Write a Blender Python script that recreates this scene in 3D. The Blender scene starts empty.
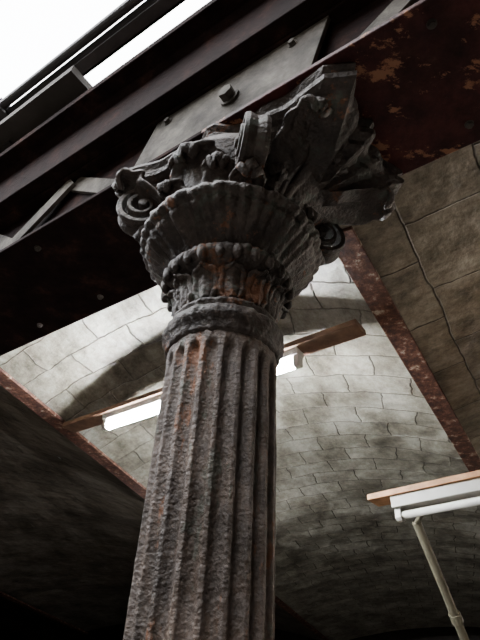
import bpy, bmesh, math, random
from mathutils import Vector, Matrix, noise
random.seed(4)
Z0=1.6
D2R=math.pi/180
# ---------------------------------------------------------------- materials
def newmat(name):
    m=bpy.data.materials.new(name); m.use_nodes=True
    nt=m.node_tree; b=nt.nodes['Principled BSDF']
    return m,nt,b
def mottled(name,cols,scale=8,rough=0.7,metal=0.0,bump=0.4,bscale=60,detail=8,bdist=0.01,spec=0.5,stretch=None,dirt=0,nr=0.65,rust=None):
    m,nt,b=newmat(name); N=nt.nodes; L=nt.links
    tc=N.new('ShaderNodeTexCoord'); mp=N.new('ShaderNodeMapping')
    L.new(tc.outputs['Object'],mp.inputs[0])
    if stretch: mp.inputs['Scale'].default_value=stretch
    n=N.new('ShaderNodeTexNoise'); n.inputs['Scale'].default_value=scale; n.inputs['Detail'].default_value=detail; n.inputs['Roughness'].default_value=nr
    L.new(mp.outputs[0],n.inputs['Vector'])
    r=N.new('ShaderNodeValToRGB'); e=r.color_ramp.elements
    while len(e)>1: e.remove(e[-1])
    e[0].position=cols[0][0]; e[0].color=(*cols[0][1],1)
    for p,c in cols[1:]:
        q=e.new(p); q.color=(*c,1)
    L.new(n.outputs['Fac'],r.inputs[0])
    out=r.outputs[0]
    if dirt:
        n4=N.new('ShaderNodeTexNoise'); n4.inputs['Scale'].default_value=dirt; n4.inputs['Detail'].default_value=9; n4.inputs['Roughness'].default_value=0.7
        L.new(tc.outputs['Object'],n4.inputs['Vector'])
        r4=N.new('ShaderNodeValToRGB'); r4.color_ramp.elements[0].position=0.38; r4.color_ramp.elements[0].color=(0.40,0.39,0.38,1)
        r4.color_ramp.elements[1].position=0.60; r4.color_ramp.elements[1].color=(1.12,1.12,1.12,1)
        L.new(n4.outputs['Fac'],r4.inputs[0])
        mu=N.new('ShaderNodeMixRGB'); mu.blend_type='MULTIPLY'; mu.inputs[0].default_value=1
        L.new(out,mu.inputs[1]); L.new(r4.outputs[0],mu.inputs[2]); out=mu.outputs[0]
    if rust:   # (scale, threshold, colour) flaking patches
        n5=N.new('ShaderNodeTexNoise'); n5.inputs['Scale'].default_value=rust[0]; n5.inputs['Detail'].default_value=12; n5.inputs['Roughness'].default_value=0.74
        mp5=N.new('ShaderNodeMapping'); mp5.inputs['Location'].default_value=(3.1,7.7,1.3); mp5.inputs['Scale'].default_value=rust[3]
        L.new(tc.outputs['Object'],mp5.inputs[0]); L.new(mp5.outputs[0],n5.inputs['Vector'])
        r5=N.new('ShaderNodeValToRGB'); r5.color_ramp.elements[0].position=rust[1]; r5.color_ramp.elements[0].color=(0,0,0,1)
        r5.color_ramp.elements[1].position=rust[1]+0.035; r5.color_ramp.elements[1].color=(1,1,1,1)
        L.new(n5.outputs['Fac'],r5.inputs[0])
        m5=N.new('ShaderNodeMixRGB'); L.new(r5.outputs[0],m5.inputs[0]); L.new(out,m5.inputs[1]); m5.inputs[2].default_value=(*rust[2],1); out=m5.outputs[0]
    L.new(out,b.inputs['Base Color'])
    b.inputs['Roughness'].default_value=rough; b.inputs['Metallic'].default_value=metal
    b.inputs['Specular IOR Level'].default_value=spec
    n2=N.new('ShaderNodeTexNoise'); n2.inputs['Scale'].default_value=bscale; n2.inputs['Detail'].default_value=6
    L.new(tc.outputs['Object'],n2.inputs['Vector'])
    bp=N.new('ShaderNodeBump'); bp.inputs['Strength'].default_value=bump; bp.inputs['Distance'].default_value=bdist
    L.new(n2.outputs['Fac'],bp.inputs['Height']); L.new(bp.outputs[0],b.inputs['Normal'])
    return m
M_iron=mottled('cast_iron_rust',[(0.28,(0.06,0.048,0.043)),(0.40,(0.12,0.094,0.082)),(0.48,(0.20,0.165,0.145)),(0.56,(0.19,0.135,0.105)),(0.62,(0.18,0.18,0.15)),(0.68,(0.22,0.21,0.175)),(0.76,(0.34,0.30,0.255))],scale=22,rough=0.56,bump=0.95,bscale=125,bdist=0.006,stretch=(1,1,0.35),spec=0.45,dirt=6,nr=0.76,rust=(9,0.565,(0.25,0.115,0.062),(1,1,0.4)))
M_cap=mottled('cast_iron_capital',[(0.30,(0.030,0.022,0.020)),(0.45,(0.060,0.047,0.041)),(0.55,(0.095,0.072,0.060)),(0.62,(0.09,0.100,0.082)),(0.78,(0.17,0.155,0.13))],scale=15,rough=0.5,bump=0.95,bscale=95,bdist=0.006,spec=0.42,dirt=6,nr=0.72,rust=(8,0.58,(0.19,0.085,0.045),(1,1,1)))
M_gird=mottled('painted_girder',[(0.35,(0.011,0.007,0.007)),(0.54,(0.021,0.012,0.011)),(0.64,(0.042,0.021,0.017)),(0.74,(0.09,0.042,0.028))],scale=9,rough=0.8,bump=0.6,bscale=60,bdist=0.003,spec=0.06,nr=0.72)
M_red=mottled('red_oxide_paint',[(0.35,(0.032,0.009,0.010)),(0.52,(0.08,0.019,0.018)),(0.62,(0.10,0.028,0.023)),(0.70,(0.15,0.06,0.04))],scale=11,rough=0.55,bump=0.7,bscale=50,bdist=0.004,spec=0.25,dirt=3.5,nr=0.74,detail=12,rust=(7.5,0.553,(0.36,0.165,0.09),(0.8,1.3,1)))
M_plate=mottled('grey_steel_plate',[(0.3,(0.055,0.045,0.04)),(0.5,(0.125,0.112,0.096)),(0.62,(0.18,0.165,0.14)),(0.70,(0.15,0.08,0.05))],scale=9,rough=0.75,bump=0.6,bscale=60,bdist=0.003,spec=0.15,dirt=4,nr=0.72)
M_joist=mottled('flaking_joist',[(0.35,(0.035,0.016,0.012)),(0.5,(0.11,0.042,0.026)),(0.58,(0.22,0.10,0.06)),(0.64,(0.52,0.44,0.35))],scale=18,rough=0.8,bump=0.9,bscale=60,bdist=0.005,nr=0.75)
M_wood=mottled('orange_wood',[(0.3,(0.30,0.14,0.06)),(0.55,(0.55,0.28,0.13)),(0.75,(0.68,0.39,0.19))],scale=14,rough=0.6,bump=0.2,bscale=40,bdist=0.002)
M_wooddk=mottled('brown_wood',[(0.3,(0.12,0.065,0.04)),(0.6,(0.24,0.135,0.085)),(0.75,(0.32,0.19,0.12))],scale=14,rough=0.7,bump=0.3,bscale=40,bdist=0.002)
M_white=mottled('white_enamel',[(0.3,(0.70,0.67,0.61)),(0.7,(0.86,0.84,0.79))],scale=5,rough=0.4,bump=0.05)
M_pipe=mottled('conduit_metal',[(0.3,(0.02,0.018,0.018)),(0.7,(0.06,0.052,0.05))],scale=8,rough=0.5,bump=0.2)
M_strut=mottled('olive_pipe',[(0.3,(0.13,0.115,0.075)),(0.7,(0.24,0.215,0.15))],scale=10,rough=0.5,bump=0.3)
M_wall=mottled('dark_plaster',[(0.3,(0.04,0.034,0.03)),(0.7,(0.08,0.07,0.06))],scale=2,rough=0.9,bump=0.4,bscale=20)
M_floor=mottled('concrete_floor',[(0.3,(0.16,0.14,0.125)),(0.7,(0.26,0.24,0.21))],scale=3,rough=0.9,bump=0.3,bscale=20)
def emis(name,col,s):
    m,nt,b=newmat(name); b.inputs['Base Color'].default_value=(0.9,0.9,0.9,1)
    b.inputs['Emission Color'].default_value=(*col,1); b.inputs['Emission Strength'].default_value=s
    return m
M_tube=emis('lit_tube',(0.93,0.97,1.0),400)
M_fill_dim=emis('fill_tube_dim',(0.95,0.97,1.0),75)
M_fill_warm=emis('fill_tube_warm',(1.0,0.90,0.78),80)
def tile_mat(name,c1,c2,mortar,bw=0.36,rh=0.22,dist=0.03,ms=0.006,grime=0.95):
    m,nt,b=newmat(name); N=nt.nodes; L=nt.links
    uv=N.new('ShaderNodeUVMap'); 
    nz=N.new('ShaderNodeTexNoise'); nz.inputs['Scale'].default_value=6.0; nz.inputs['Detail'].default_value=9
    L.new(uv.outputs[0],nz.inputs['Vector'])
    mx=N.new('ShaderNodeMixRGB'); mx.blend_type='LINEAR_LIGHT'; mx.inputs[0].default_value=dist
    L.new(uv.outputs[0],mx.inputs[1]); L.new(nz.outputs['Color'],mx.inputs[2])
    br=N.new('ShaderNodeTexBrick'); L.new(mx.outputs[0],br.inputs['Vector'])
    br.inputs['Scale'].default_value=1.0; br.inputs['Brick Width'].default_value=bw; br.inputs['Row Height'].default_value=rh
    br.inputs['Mortar Size'].default_value=ms; br.inputs['Mortar Smooth'].default_value=1.0
    br.inputs['Color1'].default_value=(*c1,1); br.inputs['Color2'].default_value=(*c2,1); br.inputs['Mortar'].default_value=(*mortar,1)
    mp=N.new('ShaderNodeMapping'); mp.inputs['Scale'].default_value=(1.0,0.6,1); L.new(uv.outputs[0],mp.inputs[0])
    n2=N.new('ShaderNodeTexNoise'); n2.inputs['Scale'].default_value=2.8; n2.inputs['Detail'].default_value=13; n2.inputs['Roughness'].default_value=0.8
    L.new(mp.outputs[0],n2.inputs['Vector'])
    r=N.new('ShaderNodeValToRGB'); r.color_ramp.elements[0].position=0.40; r.color_ramp.elements[0].color=(0.20,0.17,0.135,1)
    r.color_ramp.elements[1].position=0.62; r.color_ramp.elements[1].color=(1.25,1.24,1.21,1)
    q=r.color_ramp.elements.new(0.50); q.color=(0.64,0.60,0.53,1)
    L.new(n2.outputs['Fac'],r.inputs[0])
    mu=N.new('ShaderNodeMixRGB'); mu.blend_type='MULTIPLY'; mu.inputs[0].default_value=grime
    L.new(br.outputs['Color'],mu.inputs[1]); L.new(r.outputs[0],mu.inputs[2]); L.new(mu.outputs[0],b.inputs['Base Color'])
    b.inputs['Roughness'].default_value=0.42
    n3=N.new('ShaderNodeTexNoise'); n3.inputs['Scale'].default_value=9; n3.inputs['Detail'].default_value=10
    L.new(uv.outputs[0],n3.inputs['Vector'])
    ma=N.new('ShaderNodeMath'); ma.operation='MULTIPLY_ADD'; ma.inputs[1].default_value=-0.7
    L.new(br.outputs['Fac'],ma.inputs[0]); L.new(n3.outputs['Fac'],ma.inputs[2])
    bp=N.new('ShaderNodeBump'); bp.inputs['Strength'].default_value=0.95; bp.inputs['Distance'].default_value=0.02
    L.new(ma.outputs[0],bp.inputs['Height']); L.new(bp.outputs[0],b.inputs['Normal'])
    return m
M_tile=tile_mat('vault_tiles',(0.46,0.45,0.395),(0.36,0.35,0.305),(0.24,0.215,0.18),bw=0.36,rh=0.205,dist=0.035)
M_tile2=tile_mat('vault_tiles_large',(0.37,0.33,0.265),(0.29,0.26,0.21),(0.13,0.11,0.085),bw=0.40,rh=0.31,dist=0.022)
M_tile3=tile_mat('vault_tiles_shaded',(0.26,0.23,0.20),(0.19,0.17,0.15),(0.11,0.095,0.08),bw=0.36,rh=0.205,dist=0.035)  # darker copy of the vault tiles: left bay's shade put into the colour

# ---------------------------------------------------------------- mesh helpers
def mk(name,verts,faces,mat,parent=None,smooth=False,solid=0,bevel=0,uvs=None):
    me=bpy.data.meshes.new(name)
    me.from_pydata([(v[0],v[1],v[2]+Z0) for v in verts],[],faces); me.update()
    if uvs:
        ul=me.uv_layers.new(name='UVMap')
        for p in me.polygons:
            for li in p.loop_indices: ul.data[li].uv=uvs[me.loops[li].vertex_index]
    else:
        bm=bmesh.new(); bm.from_mesh(me); bmesh.ops.recalc_face_normals(bm,faces=bm.faces[:]); bm.to_mesh(me); bm.free()
    if smooth:
        for p in me.polygons: p.use_smooth=True
    ob=bpy.data.objects.new(name,me); bpy.context.collection.objects.link(ob)
    me.materials.append(mat)
    if parent: ob.parent=parent
    if solid:
        s=ob.modifiers.new('s','SOLIDIFY'); s.thickness=solid; s.offset=0
    if bevel:
        b=ob.modifiers.new('b','BEVEL'); b.width=bevel; b.segments=2; b.limit_method='ANGLE'
    return ob
def empty(name):
    e=bpy.data.objects.new(name,None); bpy.context.collection.objects.link(e); e.empty_display_size=0.1; return e
class Buf:
    def __init__(s): s.v=[]; s.f=[]
    def add(s,v,f):
        o=len(s.v); s.v+=[tuple(x) for x in v]; s.f+=[tuple(i+o for i in q) for q in f]
def extr(o,d,n,s0,s1,prof,buf=None,seg=1):
    b=buf or Buf(); k=len(prof); v=[]; f=[]
    for j in range(seg+1):
        s=s0+(s1-s0)*j/seg
        for t,z in prof: v.append((o[0]+s*d[0]+t*n[0], o[1]+s*d[1]+t*n[1], z))
    for j in range(seg):
        for i in range(k): f.append((j*k+i,j*k+(i+1)%k,(j+1)*k+(i+1)%k,(j+1)*k+i))
    f.append(tuple(range(k))); f.append(tuple(range(seg*k,(seg+1)*k))[::-1])
    b.add(v,f); return b
def rect(t0,t1,z0,z1): return [(t0,z0),(t1,z0),(t1,z1),(t0,z1)]
def ibeam(tc,w,z0,z1,tf=0.014,tw=0.012):
    h=w/2; q=tw/2
    return [(tc-h,z0),(tc+h,z0),(tc+h,z0+tf),(tc+q,z0+tf),(tc+q,z1-tf),(tc+h,z1-tf),(tc+h,z1),(tc-h,z1),(tc-h,z1-tf),(tc-q,z1-tf),(tc-q,z0+tf),(tc-h,z0+tf)]
def tube(b,p0,p1,r,seg=16):
    p0=Vector(p0);p1=Vector(p1);a=(p1-p0).normalized()
    u=a.orthogonal().normalized(); w=a.cross(u); v=[];f=[]
    for p in (p0,p1):
        for i in range(seg):
            t=2*math.pi*i/seg; v.append(p+r*(math.cos(t)*u+math.sin(t)*w))
    for i in range(seg): f.append((i,(i+1)%seg,seg+(i+1)%seg,seg+i))
    f.append(tuple(range(seg))[::-1]); f.append(tuple(range(seg,2*seg))); b.add(v,f)
def revolve(b,c,prof,seg=160,mod=None,cap=True):
    v=[];f=[];k=len(prof)
    for j,(r,z) in enumerate(prof):
        for i in range(seg):
            t=2*math.pi*i/seg; dr,dz=(mod(t,j,r,z) if mod else (0,0))
            v.append((c[0]+(r+dr)*math.cos(t),c[1]+(r+dr)*math.sin(t),z+dz))
    for j in range(k-1):
        for i in range(seg): f.append((j*seg+i,j*seg+(i+1)%seg,(j+1)*seg+(i+1)%seg,(j+1)*seg+i))
    if cap: f.append(tuple(range(seg))[::-1]); f.append(tuple(range((k-1)*seg,k*seg)))
    b.add(v,f)

O=(-0.034,1.0)
A=-36*D2R; d=(math.cos(A),math.sin(A)); n=(-math.sin(A),math.cos(A))
P0=(-0.018,1.025)
def PT(s,t,z=0): return (P0[0]+s*d[0]+t*n[0],P0[1]+s*d[1]+t*n[1],z)

# ================================================================ COLUMN
col=empty('cast_iron_column')
R=0.121; NF=20
def flute(t):
    x=(t*NF/(2*math.pi))%1.0
    y=abs(x-0.5)*2
    return max(0.0,math.cos(min(1,y/0.76)*math.pi/2))**0.7
b=Buf()
zs=[-1.40+0.025*i for i in range(56)]+[0.0+0.01*i for i in range(59)]
zs=sorted(set(round(z,4) for z in zs if z<0.59))+[0.595,0.605,0.615,0.622,0.628,0.634,0.64,0.65,0.67]
def fm(t,j,r,z):
    dep=0.012
    x=abs(((t*NF/(2*math.pi))%1.0)-0.5)*2
    top=0.642-0.022*(x*x)
    k=1.0 if z<top-0.012 else max(0,(top-z)/0.012)
    c,s=math.cos(t),math.sin(t)
    nn=noise.noise(Vector((c*3,s*3,z*6)))*0.0014+noise.noise(Vector((c*14,s*14,z*40)))*0.0013
    return (-dep*flute(t)*min(1,k)+nn,0)
revolve(b,O,[(R,z) for z in zs],seg=480,mod=fm)
mk('shaft',b.v,b.f,M_iron,col,smooth=True)
b=Buf(); revolve(b,O,[(0.15,-1.6),(0.19,-1.6),(0.19,-1.54),(0.17,-1.52),(0.165,-1.49),(0.15,-1.47),(0.14,-1.44),(0.125,-1.40),(0.1,-1.38)],seg=64)
mk('base_moulding',b.v,b.f,M_iron,col,smooth=True)
b=Buf(); revolve(b,O,[(0.105,0.655),(0.122,0.658),(0.127,0.666),(0.127,0.680),(0.132,0.688),(0.1375,0.697),(0.1375,0.714),(0.131,0.723),(0.121,0.727),(0.119,0.734),(0.124,0.739),(0.124,0.746),(0.114,0.754),(0.10,0.757)],seg=160,
  mod=lambda t,j,r,z:(0.004*noise.noise(Vector((math.cos(t)*8,math.sin(t)*8,z*20))),0.004*noise.noise(Vector((math.cos(t)*9,math.sin(t)*9,3)))))
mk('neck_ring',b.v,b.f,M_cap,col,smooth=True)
def gad(N,amp,r0=0.125,w=0.05):
    def f(t,j,r,z):
        k=max(0,min(1,(r-r0)/w))
        g=abs(math.cos(N*t/2))
        c,s=math.cos(t),math.sin(t)
        ero=0.6+0.8*max(0,noise.noise(Vector((c*4,s*4,z*8)))+0.5)   # corrosion softens the relief unevenly
        return (amp*ero*k*(g-0.5)+0.005*noise.noise(Vector((c*6,s*6,z*15)))+0.0022*noise.noise(Vector((c*22,s*22,z*60))), -amp*0.5*k*g+0.006*k*noise.noise(Vector((c*9,s*9,z*15))))
    return f
b=Buf(); revolve(b,O,[(0.10,0.74),(0.112,0.76),(0.113,0.79),(0.117,0.815),(0.126,0.835),(0.140,0.848),(0.152,0.856),(0.158,0.863),(0.158,0.876),(0.150,0.884),(0.140,0.888),(0.132,0.89)],seg=320,mod=gad(24,0.008))
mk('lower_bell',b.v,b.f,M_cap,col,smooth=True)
b=Buf()
for i in range(24):
    a=(i*15+7.5)*D2R; q=0.85+0.3*random.random(); rr=0.153+random.uniform(-.003,.002)
    c=(O[0]+rr*math.cos(a),O[1]+rr*math.sin(a))
    revolve(b,c,[(0.001,0.860-0.022*q),(0.007*q,0.860-0.019*q),(0.0105*q,0.849),(0.0115*q,0.860),(0.010*q,0.871),(0.001,0.878)],seg=12)
mk('egg_row',b.v,b.f,M_cap,col,smooth=True)
b=Buf(); revolve(b,O,[(0.120,0.88),(0.138,0.890),(0.148,0.902),(0.156,0.913),(0.167,0.924),(0.181,0.935),(0.196,0.948),(0.209,0.960),(0.214,0.968),(0.212,0.974),(0.224,0.978),(0.231,0.986),(0.231,0.997),(0.224,1.005),(0.208,1.005),(0.18,1.000),(0.15,1.0)],seg=400,mod=gad(44,0.0042,0.14,0.05))
mk('flared_rim',b.v,b.f,M_cap,col,smooth=True)
b=Buf(); revolve(b,O,[(0.13,0.99),(0.150,1.0),(0.150,1.06),(0.155,1.12),(0.165,1.18),(0.19,1.225),(0.19,1.25)],seg=96)
mk('upper_bell',b.v,b.f,M_cap,col,smooth=True)
def interp(path,v):
    k=len(path)-1; x=v*k; i=min(int(x),k-1); f=x-i
    p=[path[max(0,i-1)],path[i],path[i+1],path[min(k,i+2)]]
    o=[]
    for c in range(2):
        a0,a1,a2,a3=[q[c] for q in p]
        o.append(0.5*((2*a1)+(-a0+a2)*f+(2*a0-5*a1+4*a2-a3)*f*f+(-a0+3*a1-3*a2+a3)*f**3))
    return o
def leaf(b,phi,path,W,nu=20,nv=32,lobes=4,cup=0.016,rip=1.0):
    er=(math.cos(phi),math.sin(phi)); et=(-er[1],er[0]); v=[];f=[]
    for j in range(nv+1):
        s=j/nv; r,z=interp(path,s)
        sh=(0.75+0.5*math.sin(math.pi*min(1,s*1.15)))*(1-max(0,(s-0.72)/0.28)**2*0.75)
        w=W*sh*(0.86+0.20*abs(math.sin(lobes*math.pi*s)))
        for i in range(nu+1):
            u=-1+2*i/nu
            nz=0.004*noise.noise(Vector((u*2+phi*9,s*6,phi*3)))
            rr=r-cup*u*u+0.007*math.exp(-(u/0.14)**2)-0.003*math.cos(u*4*math.pi)*(0.3+abs(u))+nz
            zz=z-0.010*abs(u)*math.sin(math.pi*s)+0.003*rip*math.sin(lobes*2*math.pi*s)*abs(u)+nz
            v.append((O[0]+rr*er[0]+w*u*et[0],O[1]+rr*er[1]+w*u*et[1],zz))
    for j in range(nv):
        for i in range(nu):
            a=j*(nu+1)+i; f.append((a,a+1,a+nu+2,a+nu+1))
    b.add(v,f)
b=Buf()
for i in range(12): leaf(b,(i*30+6)*D2R,[(0.112,0.755),(0.115,0.775),(0.118,0.80),(0.126,0.822),(0.136,0.832),(0.143,0.828)],0.028,lobes=2,cup=0.005)
mk('lower_acanthus_leaves',b.v,b.f,M_cap,col,smooth=True,solid=0.007)
b=Buf()
for a in (-126,-36,54,144):
    leaf(b,a*D2R,[(0.15,1.0),(0.158,1.07),(0.170,1.13),(0.192,1.175),(0.218,1.190),(0.232,1.178),(0.226,1.158)],0.066,lobes=5)
    for o in (-24,24): leaf(b,(a+o)*D2R,[(0.15,1.0),(0.160,1.05),(0.178,1.10),(0.203,1.125),(0.220,1.118),(0.216,1.098)],0.038,lobes=4)
for a in (180,-81,12,99): leaf(b,a*D2R,[(0.15,1.0),(0.17,1.03),(0.20,1.055),(0.235,1.06),(0.25,1.045),(0.245,1.03)],0.032,lobes=3)
for a,r,W in ((-58,0.375,0.040),(-3,0.44,0.052),(-30,0.32,0.052),(186,0.335,0.05),(112,0.37,0.05)):
    leaf(b,a*D2R,[(0.16,1.06),(0.20,1.12),(0.27,1.175),(r-0.06,1.21),(r-0.012,1.215),(r,1.198),(r-0.01,1.182)],W,lobes=5,cup=0.012,rip=0.5)
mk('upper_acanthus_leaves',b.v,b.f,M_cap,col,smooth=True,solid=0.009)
def volute(b,phi,rc,zc,Rv,wid):
    er=(math.cos(phi),math.sin(phi)); et=(-er[1],er[0])
    path=[]
    for r,z in ((0.15,1.02),(0.158,1.07),(0.172,1.12)): path.append((r,z,0.016,wid*0.6))
    T=2.35*2*math.pi; a0=math.pi*0.93; K=70
    for i in range(K+1):
        q=i/K; rad=Rv*(1-q)**0.85+0.008; ang=a0-T*q
        path.append((rc+rad*math.cos(ang),zc+rad*math.sin(ang),0.013*(1-0.5*q),wid*(0.8+0.35*q)))
    v=[];f=[];m=8
    for j,(r,z,th,w) in enumerate(path):
        a=path[max(0,j-1)];c=path[min(len(path)-1,j+1)]
        tx,tz=c[0]-a[0],c[1]-a[1]; l=math.hypot(tx,tz) or 1; nx,nz=-tz/l,tx/l
        for (cw,ct) in ((-1,-.5),(-1,.6),(-.65,.9),(0,.35),(.65,.9),(1,.6),(1,-.5),(0,-.6)):
            v.append((O[0]+(r+nx*ct*th)*er[0]+cw*w/2*et[0],O[1]+(r+nx*ct*th)*er[1]+cw*w/2*et[1],z+nz*ct*th))
    for j in range(len(path)-1):
        for i in range(m): f.append((j*m+i,j*m+(i+1)%m,(j+1)*m+(i+1)%m,(j+1)*m+i))
    f.append(tuple(range(m))); f.append(tuple(range((len(path)-1)*m,len(path)*m))[::-1]); b.add(v,f)
    c0=(O[0]+rc*er[0],O[1]+rc*er[1],zc)
    tube(b,(c0[0]-et[0]*wid*.62,c0[1]-et[1]*wid*.62,zc),(c0[0]+et[0]*wid*.62,c0[1]+et[1]*wid*.62,zc),0.012,12)
b=Buf()
for a in (182,-81,12,99): volute(b,a*D2R,0.245,1.120,0.066,0.070)
mk('volutes',b.v,b.f,M_cap,col,smooth=False,bevel=0.002)
# abacus
B=-33*D2R; e1=(math.cos(B),math.sin(B)); e2=(-math.sin(B),math.cos(B))
x0,x1,y0,y1=-0.31,0.43,-0.19,0.235
def aba_outline(ins):
    X0,X1,Y0,Y1=x0+ins,x1-ins,y0+ins,y1-ins; ch=0.032; pts=[]
    def side(pa,pb,nx,ny,dep,K=28):
        for i in range(K+1):
            q=i/K; c=math.sin(math.pi*q)**0.8*dep
            wv=0.008*math.sin(q*math.pi*9)*math.sin(math.pi*q)
            boss=0.028*math.exp(-((q-0.47)/0.07)**2)
            k=-c+wv+boss
            pts.append((pa[0]+(pb[0]-pa[0])*q+nx*k,pa[1]+(pb[1]-pa[1])*q+ny*k))
    side((X0+ch,Y0),(X1-ch*2.2,Y0),0,-1,0.034)
    side((X1,Y0+ch),(X1,Y1-ch),1,0,0.050)
    side((X1-ch,Y1),(X0+ch,Y1),0,1,0.030)
    side((X0,Y1-ch),(X0,Y0+ch),-1,0,0.050)
    return pts
b=Buf();v=[];f=[]
lay=[(1.150,0.135),(1.165,0.115),(1.185,0.085),(1.205,0.06),(1.222,0.035),(1.235,0.03),(1.24,0.018),(1.25,0.004),(1.262,0.0),(1.272,0.006),(1.276,0.014),(1.284,0.012),(1.298,0.0),(1.31,0.002)]
for z,i in lay:
    P=aba_outline(i); k=len(P)
    v+=[(O[0]+p[0]*e1[0]+p[1]*e2[0],O[1]+p[0]*e1[1]+p[1]*e2[1],z+(0.006*noise.noise(Vector((p[0]*14,p[1]*14,z*5))) if z<1.28 else 0)) for p in P]
for j in range(len(lay)-1):
    for i in range(k): f.append((j*k+i,j*k+(i+1)%k,(j+1)*k+(i+1)%k,(j+1)*k+i))
f.append(tuple(range(k))[::-1]); f.append(tuple(range((len(lay)-1)*k,len(lay)*k)))
b.add(v,f); mk('abacus',b.v,b.f,M_cap,col,smooth=False)

# ================================================================ GIRDER
g=empty('iron_girder')
S0,S1=-7.0,5.0
b=extr(P0,d,n,S0,0.0,rect(-0.205,0.215,1.312,1.33)); mk('bottom_flange_dark',b.v,b.f,M_gird,g,bevel=0.003)  # left length in the dark girder colour
b=extr(P0,d,n,0.0,S1,rect(-0.205,0.215,1.312,1.33)); mk('bottom_flange_painted',b.v,b.f,M_red,g,bevel=0.003)
b=extr(P0,d,n,S0,S1,rect(-0.17,0.18,1.33,1.54)); mk('lower_web_box',b.v,b.f,M_gird,g)
b=extr(P0,d,n,S0,S1,rect(-0.21,0.22,1.54,1.558)); mk('middle_flange',b.v,b.f,M_gird,g,bevel=0.003)
b=extr(P0,d,n,S0,S1,[(-0.26,1.56),(0.27,1.56),(0.27,1.85),(-0.30,1.85),(-0.335,1.79),(-0.335,1.755),(-0.285,1.755),(-0.265,1.72)]); mk('upper_chord',b.v,b.f,M_gird,g,bevel=0.003)
b=Buf(); v=[]
pl=[(-0.27,1.33),(0.34,1.33),(0.40,1.538),(-0.20,1.538)]
for t in (-0.203,-0.188):
    for s,z in pl: v.append(PT(s,t,z))
b.add(v,[(0,1,2,3),(7,6,5,4),(0,4,5,1),(1,5,6,2),(2,6,7,3),(3,7,4,0)]); mk('gusset_plate',b.v,b.f,M_plate,g,bevel=0.002)
def hexbolt(b,c,ax,r,h):
    tube(b,c,tuple(c[i]+ax[i]*h for i in range(3)),r,6); tube(b,c,tuple(c[i]+ax[i]*h*0.25 for i in range(3)),r*1.35,16)
b=Buf(); hexbolt(b,PT(0.090,-0.203,1.412),(-n[0],-n[1],0),0.023,0.030)
for s in (-0.15,0.29): hexbolt(b,PT(s,-0.203,1.50),(-n[0],-n[1],0),0.010,0.012)
for s in (-1.1,-0.75,0.62,0.85,1.2): 
    for t in (-0.15,0.15): hexbolt(b,PT(s,t,1.312),(0,0,-1),0.009,0.010)
mk('bolts',b.v,b.f,M_plate,g)
b=Buf()
def flat(b,s0,z0,s1,z1,t0,t1,w):
    dx,dz=s1-s0,z1-z0; l=math.hypot(dx,dz); px,pz=-dz/l*w/2,dx/l*w/2; v=[]
    for t in (t0,t1):
        for s,z in ((s0-px,z0-pz),(s1-px,z1-pz),(s1+px,z1+pz),(s0+px,z0+pz)): v.append(PT(s,t,z))
    b.add(v,[(0,1,2,3),(7,6,5,4),(0,4,5,1),(1,5,6,2),(2,6,7,3),(3,7,4,0)])
s=-0.36
while s>-4:
    flat(b,s,1.345,s-0.24,1.525,-0.186,-0.172,0.06); flat(b,s-0.48,1.345,s-0.24,1.525,-0.2,-0.187,0.06); s-=0.5
s=0.48
while s<3:
    flat(b,s,1.345,s+0.24,1.525,-0.186,-0.172,0.06); flat(b,s+0.48,1.345,s+0.24,1.525,-0.2,-0.187,0.06); s+=0.5
mk('lattice_bars',b.v,b.f,M_plate,g)
b=extr(P0,d,n,S0,-0.50,rect(-0.40,-0.28,1.86,1.90)); mk('skylight_kerb',b.v,b.f,M_wall,g)

# conduits above the girder, carried on a steel angle
b=Buf()
for t,z,r in ((-0.420,2.000,0.018),(-0.385,1.995,0.015),(-0.352,1.985,0.015)):
    tube(b,PT(-6.9,t,z),PT(4.9,t,z),r,12)
extr(P0,d,n,-6.9,4.9,rect(-0.385,-0.335,1.955,1.967),b)
extr(P0,d,n,-6.9,4.9,rect(-0.345,-0.335,1.955,2.02),b)
for s in (-3.2,-2.0,-0.95,0.3,1.5): 
    extr(PT(s,0),n,(-d[0],-d[1]),-0.44,-0.335,rect(-0.02,0.02,1.967,1.98),b)
    extr(PT(s,0),n,(-d[0],-d[1]),-0.335,-0.30,rect(-0.02,0.02,1.85,2.03),b)
    extr(PT(s,0),n,(-d[0],-d[1]),-0.44,-0.30,rect(-0.02,0.02,2.018,2.028),b)
mk('electrical_conduit',b.v,b.f,M_pipe,smooth=False)

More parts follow.
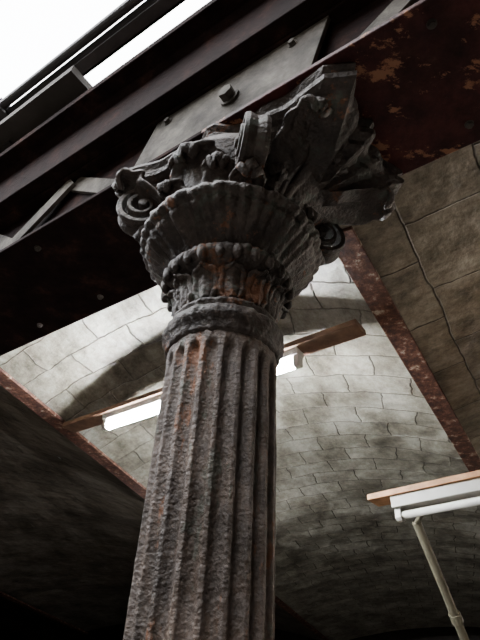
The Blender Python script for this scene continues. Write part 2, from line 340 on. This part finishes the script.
# ================================================================ JOISTS + VAULTS
def joist(name,p,ang,l0,l1,w=0.10,z0=1.45,z1=1.68,mat=M_joist):
    dd=(math.cos(ang*D2R),math.sin(ang*D2R)); nn=(-dd[1],dd[0])
    b=extr(p,dd,nn,l0,l1,ibeam(0,w,z0,z1,0.018,0.02)); mk(name,b.v,b.f,mat,bevel=0.003)
    return lambda s:(p[0]+s*dd[0],p[1]+s*dd[1])
Rl=joist('ceiling_joist',(0.40,1.42),57.5,-0.12,9.5,w=0.098)
Ll=joist('ceiling_joist',(-1.26,2.43),69.5,-0.12,9.5,w=0.10)
L2=joist('ceiling_joist',(-4.15,2.2),80,1.3,9.5,w=0.12)
R2=joist('ceiling_joist',(2.25,0.35),56,-0.35,9.5,w=0.085)
def vault(name,LA,LB,a0,a1,b0,b1,zs=1.47,rise=0.22,nu=28,nv=110,uo=0,mat=None,swap=False):
    v=[];f=[];uv=[]
    for j in range(nv+1):
        q=j/nv; pa=LA(a0+(a1-a0)*q); pb=LB(b0+(b1-b0)*q)
        span=math.dist(pa,pb)
        for i in range(nu+1):
            c=i/nu; x=pa[0]+(pb[0]-pa[0])*c; y=pa[1]+(pb[1]-pa[1])*c
            z=zs+rise*(1-(2*c-1)**2)+0.014*noise.noise(Vector((x*2.5,y*2.5,0)))
            U=(c*span*1.04+uo,(a0+(a1-a0)*q))
            v.append((x,y,z)); uv.append((U[1],U[0]) if swap else U)
    for j in range(nv):
        for i in range(nu):
            a=j*(nu+1)+i; f.append((a,a+1,a+nu+2,a+nu+1))
    return mk(name,v,f,mat or M_tile,smooth=True,uvs=uv)
vault('ceiling',Ll,Rl,-0.32,9.4,-0.32,9.4,rise=0.24)
vault('ceiling.001',Rl,R2,-0.30,9.4,-0.2,9.4,rise=0.16,uo=0.1,mat=M_tile2,swap=True)
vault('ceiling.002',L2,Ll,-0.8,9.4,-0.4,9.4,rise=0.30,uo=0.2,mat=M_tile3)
b=extr(P0,d,n,-12,9,rect(0.0,13.0,2.06,2.16)); mk('ceiling_slab',b.v,b.f,M_wall)
b=extr(P0,d,n,-12,9,rect(-6.0,-1.9,2.5,2.6))
extr(P0,d,n,-12,-4.2,rect(-1.9,0.1,2.5,2.6),b); extr(P0,d,n,0.55,9,rect(-1.9,0.1,2.5,2.6),b)
extr(P0,d,n,-12,9,rect(0.0,0.1,2.16,2.5),b)
mk('ceiling_roof',b.v,b.f,M_wall)
b=extr(P0,d,n,-12,9,rect(-6,13,-1.7,-1.6)); mk('floor',b.v,b.f,M_floor)
b=extr(P0,d,n,-12,9,rect(-6.1,-6,-1.6,2.6)); mk('wall_front',b.v,b.f,M_wall)
b=extr(P0,d,n,-12,9,rect(11,11.1,-1.6,2.1)); mk('wall_back',b.v,b.f,M_wall)
b=extr(P0,d,n,-12.1,-12,rect(-6,11,-1.6,2.6)); mk('wall_left',b.v,b.f,M_wall)
b=extr(P0,d,n,9,9.1,rect(-6,11,-1.6,2.6)); mk('wall_right',b.v,b.f,M_wall)

# ================================================================ LAMPS
def batten(name,p,ang,L,zt,bw,wood,lit,off0,tubeL,board_t=0.028,hang=0,hh=0.032,hw=0.034,tr=0.017):
    e=empty(name); dd=(math.cos(ang*D2R),math.sin(ang*D2R)); nn=(-dd[1],dd[0])
    b=extr(p,dd,nn,0,L,rect(-bw/2,bw/2,zt-board_t,zt)); mk('wooden_board',b.v,b.f,wood,e,bevel=0.003)
    zb=zt-board_t
    b=extr(p,dd,nn,off0,off0+tubeL+0.05,[(-hw*.8,zb-hh),(hw*.8,zb-hh),(hw,zb),(-hw,zb)]); mk('batten_housing',b.v,b.f,M_white,e,bevel=0.003)
    zt2=zb-hh-0.03
    b=Buf()
    for s in (off0+0.005,off0+tubeL+0.02):
        extr(p,dd,nn,s,s+0.028,[(-0.022,zb-hh+0.002),(0.022,zb-hh+0.002),(0.023,zt2-0.014),(0.012,zt2-0.026),(-0.012,zt2-0.026),(-0.023,zt2-0.014)],b)
    mk('tube_holders',b.v,b.f,M_white,e,bevel=0.002)
    b=Buf(); q=lambda s:(p[0]+s*dd[0],p[1]+s*dd[1],zt2)
    tube(b,q(off0+0.03),q(off0+tubeL+0.02),tr,20); mk('fluorescent_tube',b.v,b.f,lit or M_white,e,smooth=True)
    if hang:
        b=Buf()
        for s in (0.2,L-0.2): tube(b,(p[0]+s*dd[0],p[1]+s*dd[1],zt),(p[0]+s*dd[0],p[1]+s*dd[1],zt+hang),0.006,8)
        mk('hanger_rods',b.v,b.f,M_pipe,e)
    return e
batten('fluorescent_lamp',(-0.985,2.99),-37.5,1.90,1.449,0.10,M_wooddk,M_tube,0.33,1.22,tr=0.023)
batten('fluorescent_lamp',(0.69,2.557),-42,1.45,0.96,0.11,M_wood,None,0.11,1.2,hh=0.05,hw=0.045)
batten('fluorescent_lamp',(1.62,2.0),-34,1.45,1.40,0.10,M_wooddk,M_fill_warm,0.10,1.2,hang=0.20)  # added off-frame fill batten, brightens the right vault
batten('fluorescent_lamp',(3.0,4.4),-34,1.45,1.40,0.10,M_wooddk,M_fill_warm,0.10,1.2,hang=0.18)  # added off-frame fill batten for the far end of the right bay
batten('fluorescent_lamp',(-0.16,3.9),92,1.45,1.42,0.10,M_wooddk,M_fill_dim,0.10,1.2,hang=0.18)  # added fill batten hidden behind the column, lifts the far vault
batten('fluorescent_lamp',(-2.0,-1.6),-20,1.45,2.20,0.10,M_wooddk,M_fill_warm,0.10,1.2,hang=0.3)  # added fill batten behind the camera, lights the column front
b=Buf(); tube(b,(0.96,2.765,0.925),(2.50,4.72,-1.6),0.022,16)
tube(b,(0.90,2.45,0.885),(0.96,2.765,0.925),0.012,12); tube(b,(1.18,3.045,0.569),(1.20,3.07,0.535),0.03,16)
mk('raking_pipe_strut',b.v,b.f,M_strut,smooth=False)

# ================================================================ LIGHT
w=bpy.data.worlds.new('sky'); bpy.context.scene.world=w; w.use_nodes=True
bg=w.node_tree.nodes['Background']; bg.inputs[0].default_value=(0.95,0.97,1.0,1); bg.inputs[1].default_value=15.0
la=bpy.data.lights.new('skylight_portal','AREA'); la.shape='RECTANGLE'; la.size=4.7; la.size_y=1.95; la.cycles.is_portal=True
lo=bpy.data.objects.new('skylight_portal',la); bpy.context.collection.objects.link(lo)
c=PT(-1.82,-0.92,2.48+Z0); lo.location=c; lo.rotation_euler=(0,0,A)

# ================================================================ CAMERA
cam=bpy.data.cameras.new('camera'); co=bpy.data.objects.new('camera',cam); bpy.context.collection.objects.link(co)
cam.sensor_fit='VERTICAL'; cam.sensor_height=24; cam.lens=540/640*24
e=38*D2R; r=3.5*D2R
F=Vector((0,math.cos(e),math.sin(e))); R0=Vector((1,0,0)); U0=Vector((0,-math.sin(e),math.cos(e)))
right=R0*math.cos(r)+U0*math.sin(r); up=-R0*math.sin(r)+U0*math.cos(r)
M=Matrix((right,up,-F)).transposed().to_4x4(); M.translation=Vector((0,0,Z0)); co.matrix_world=M
cam.clip_start=0.02
bpy.context.scene.camera=co
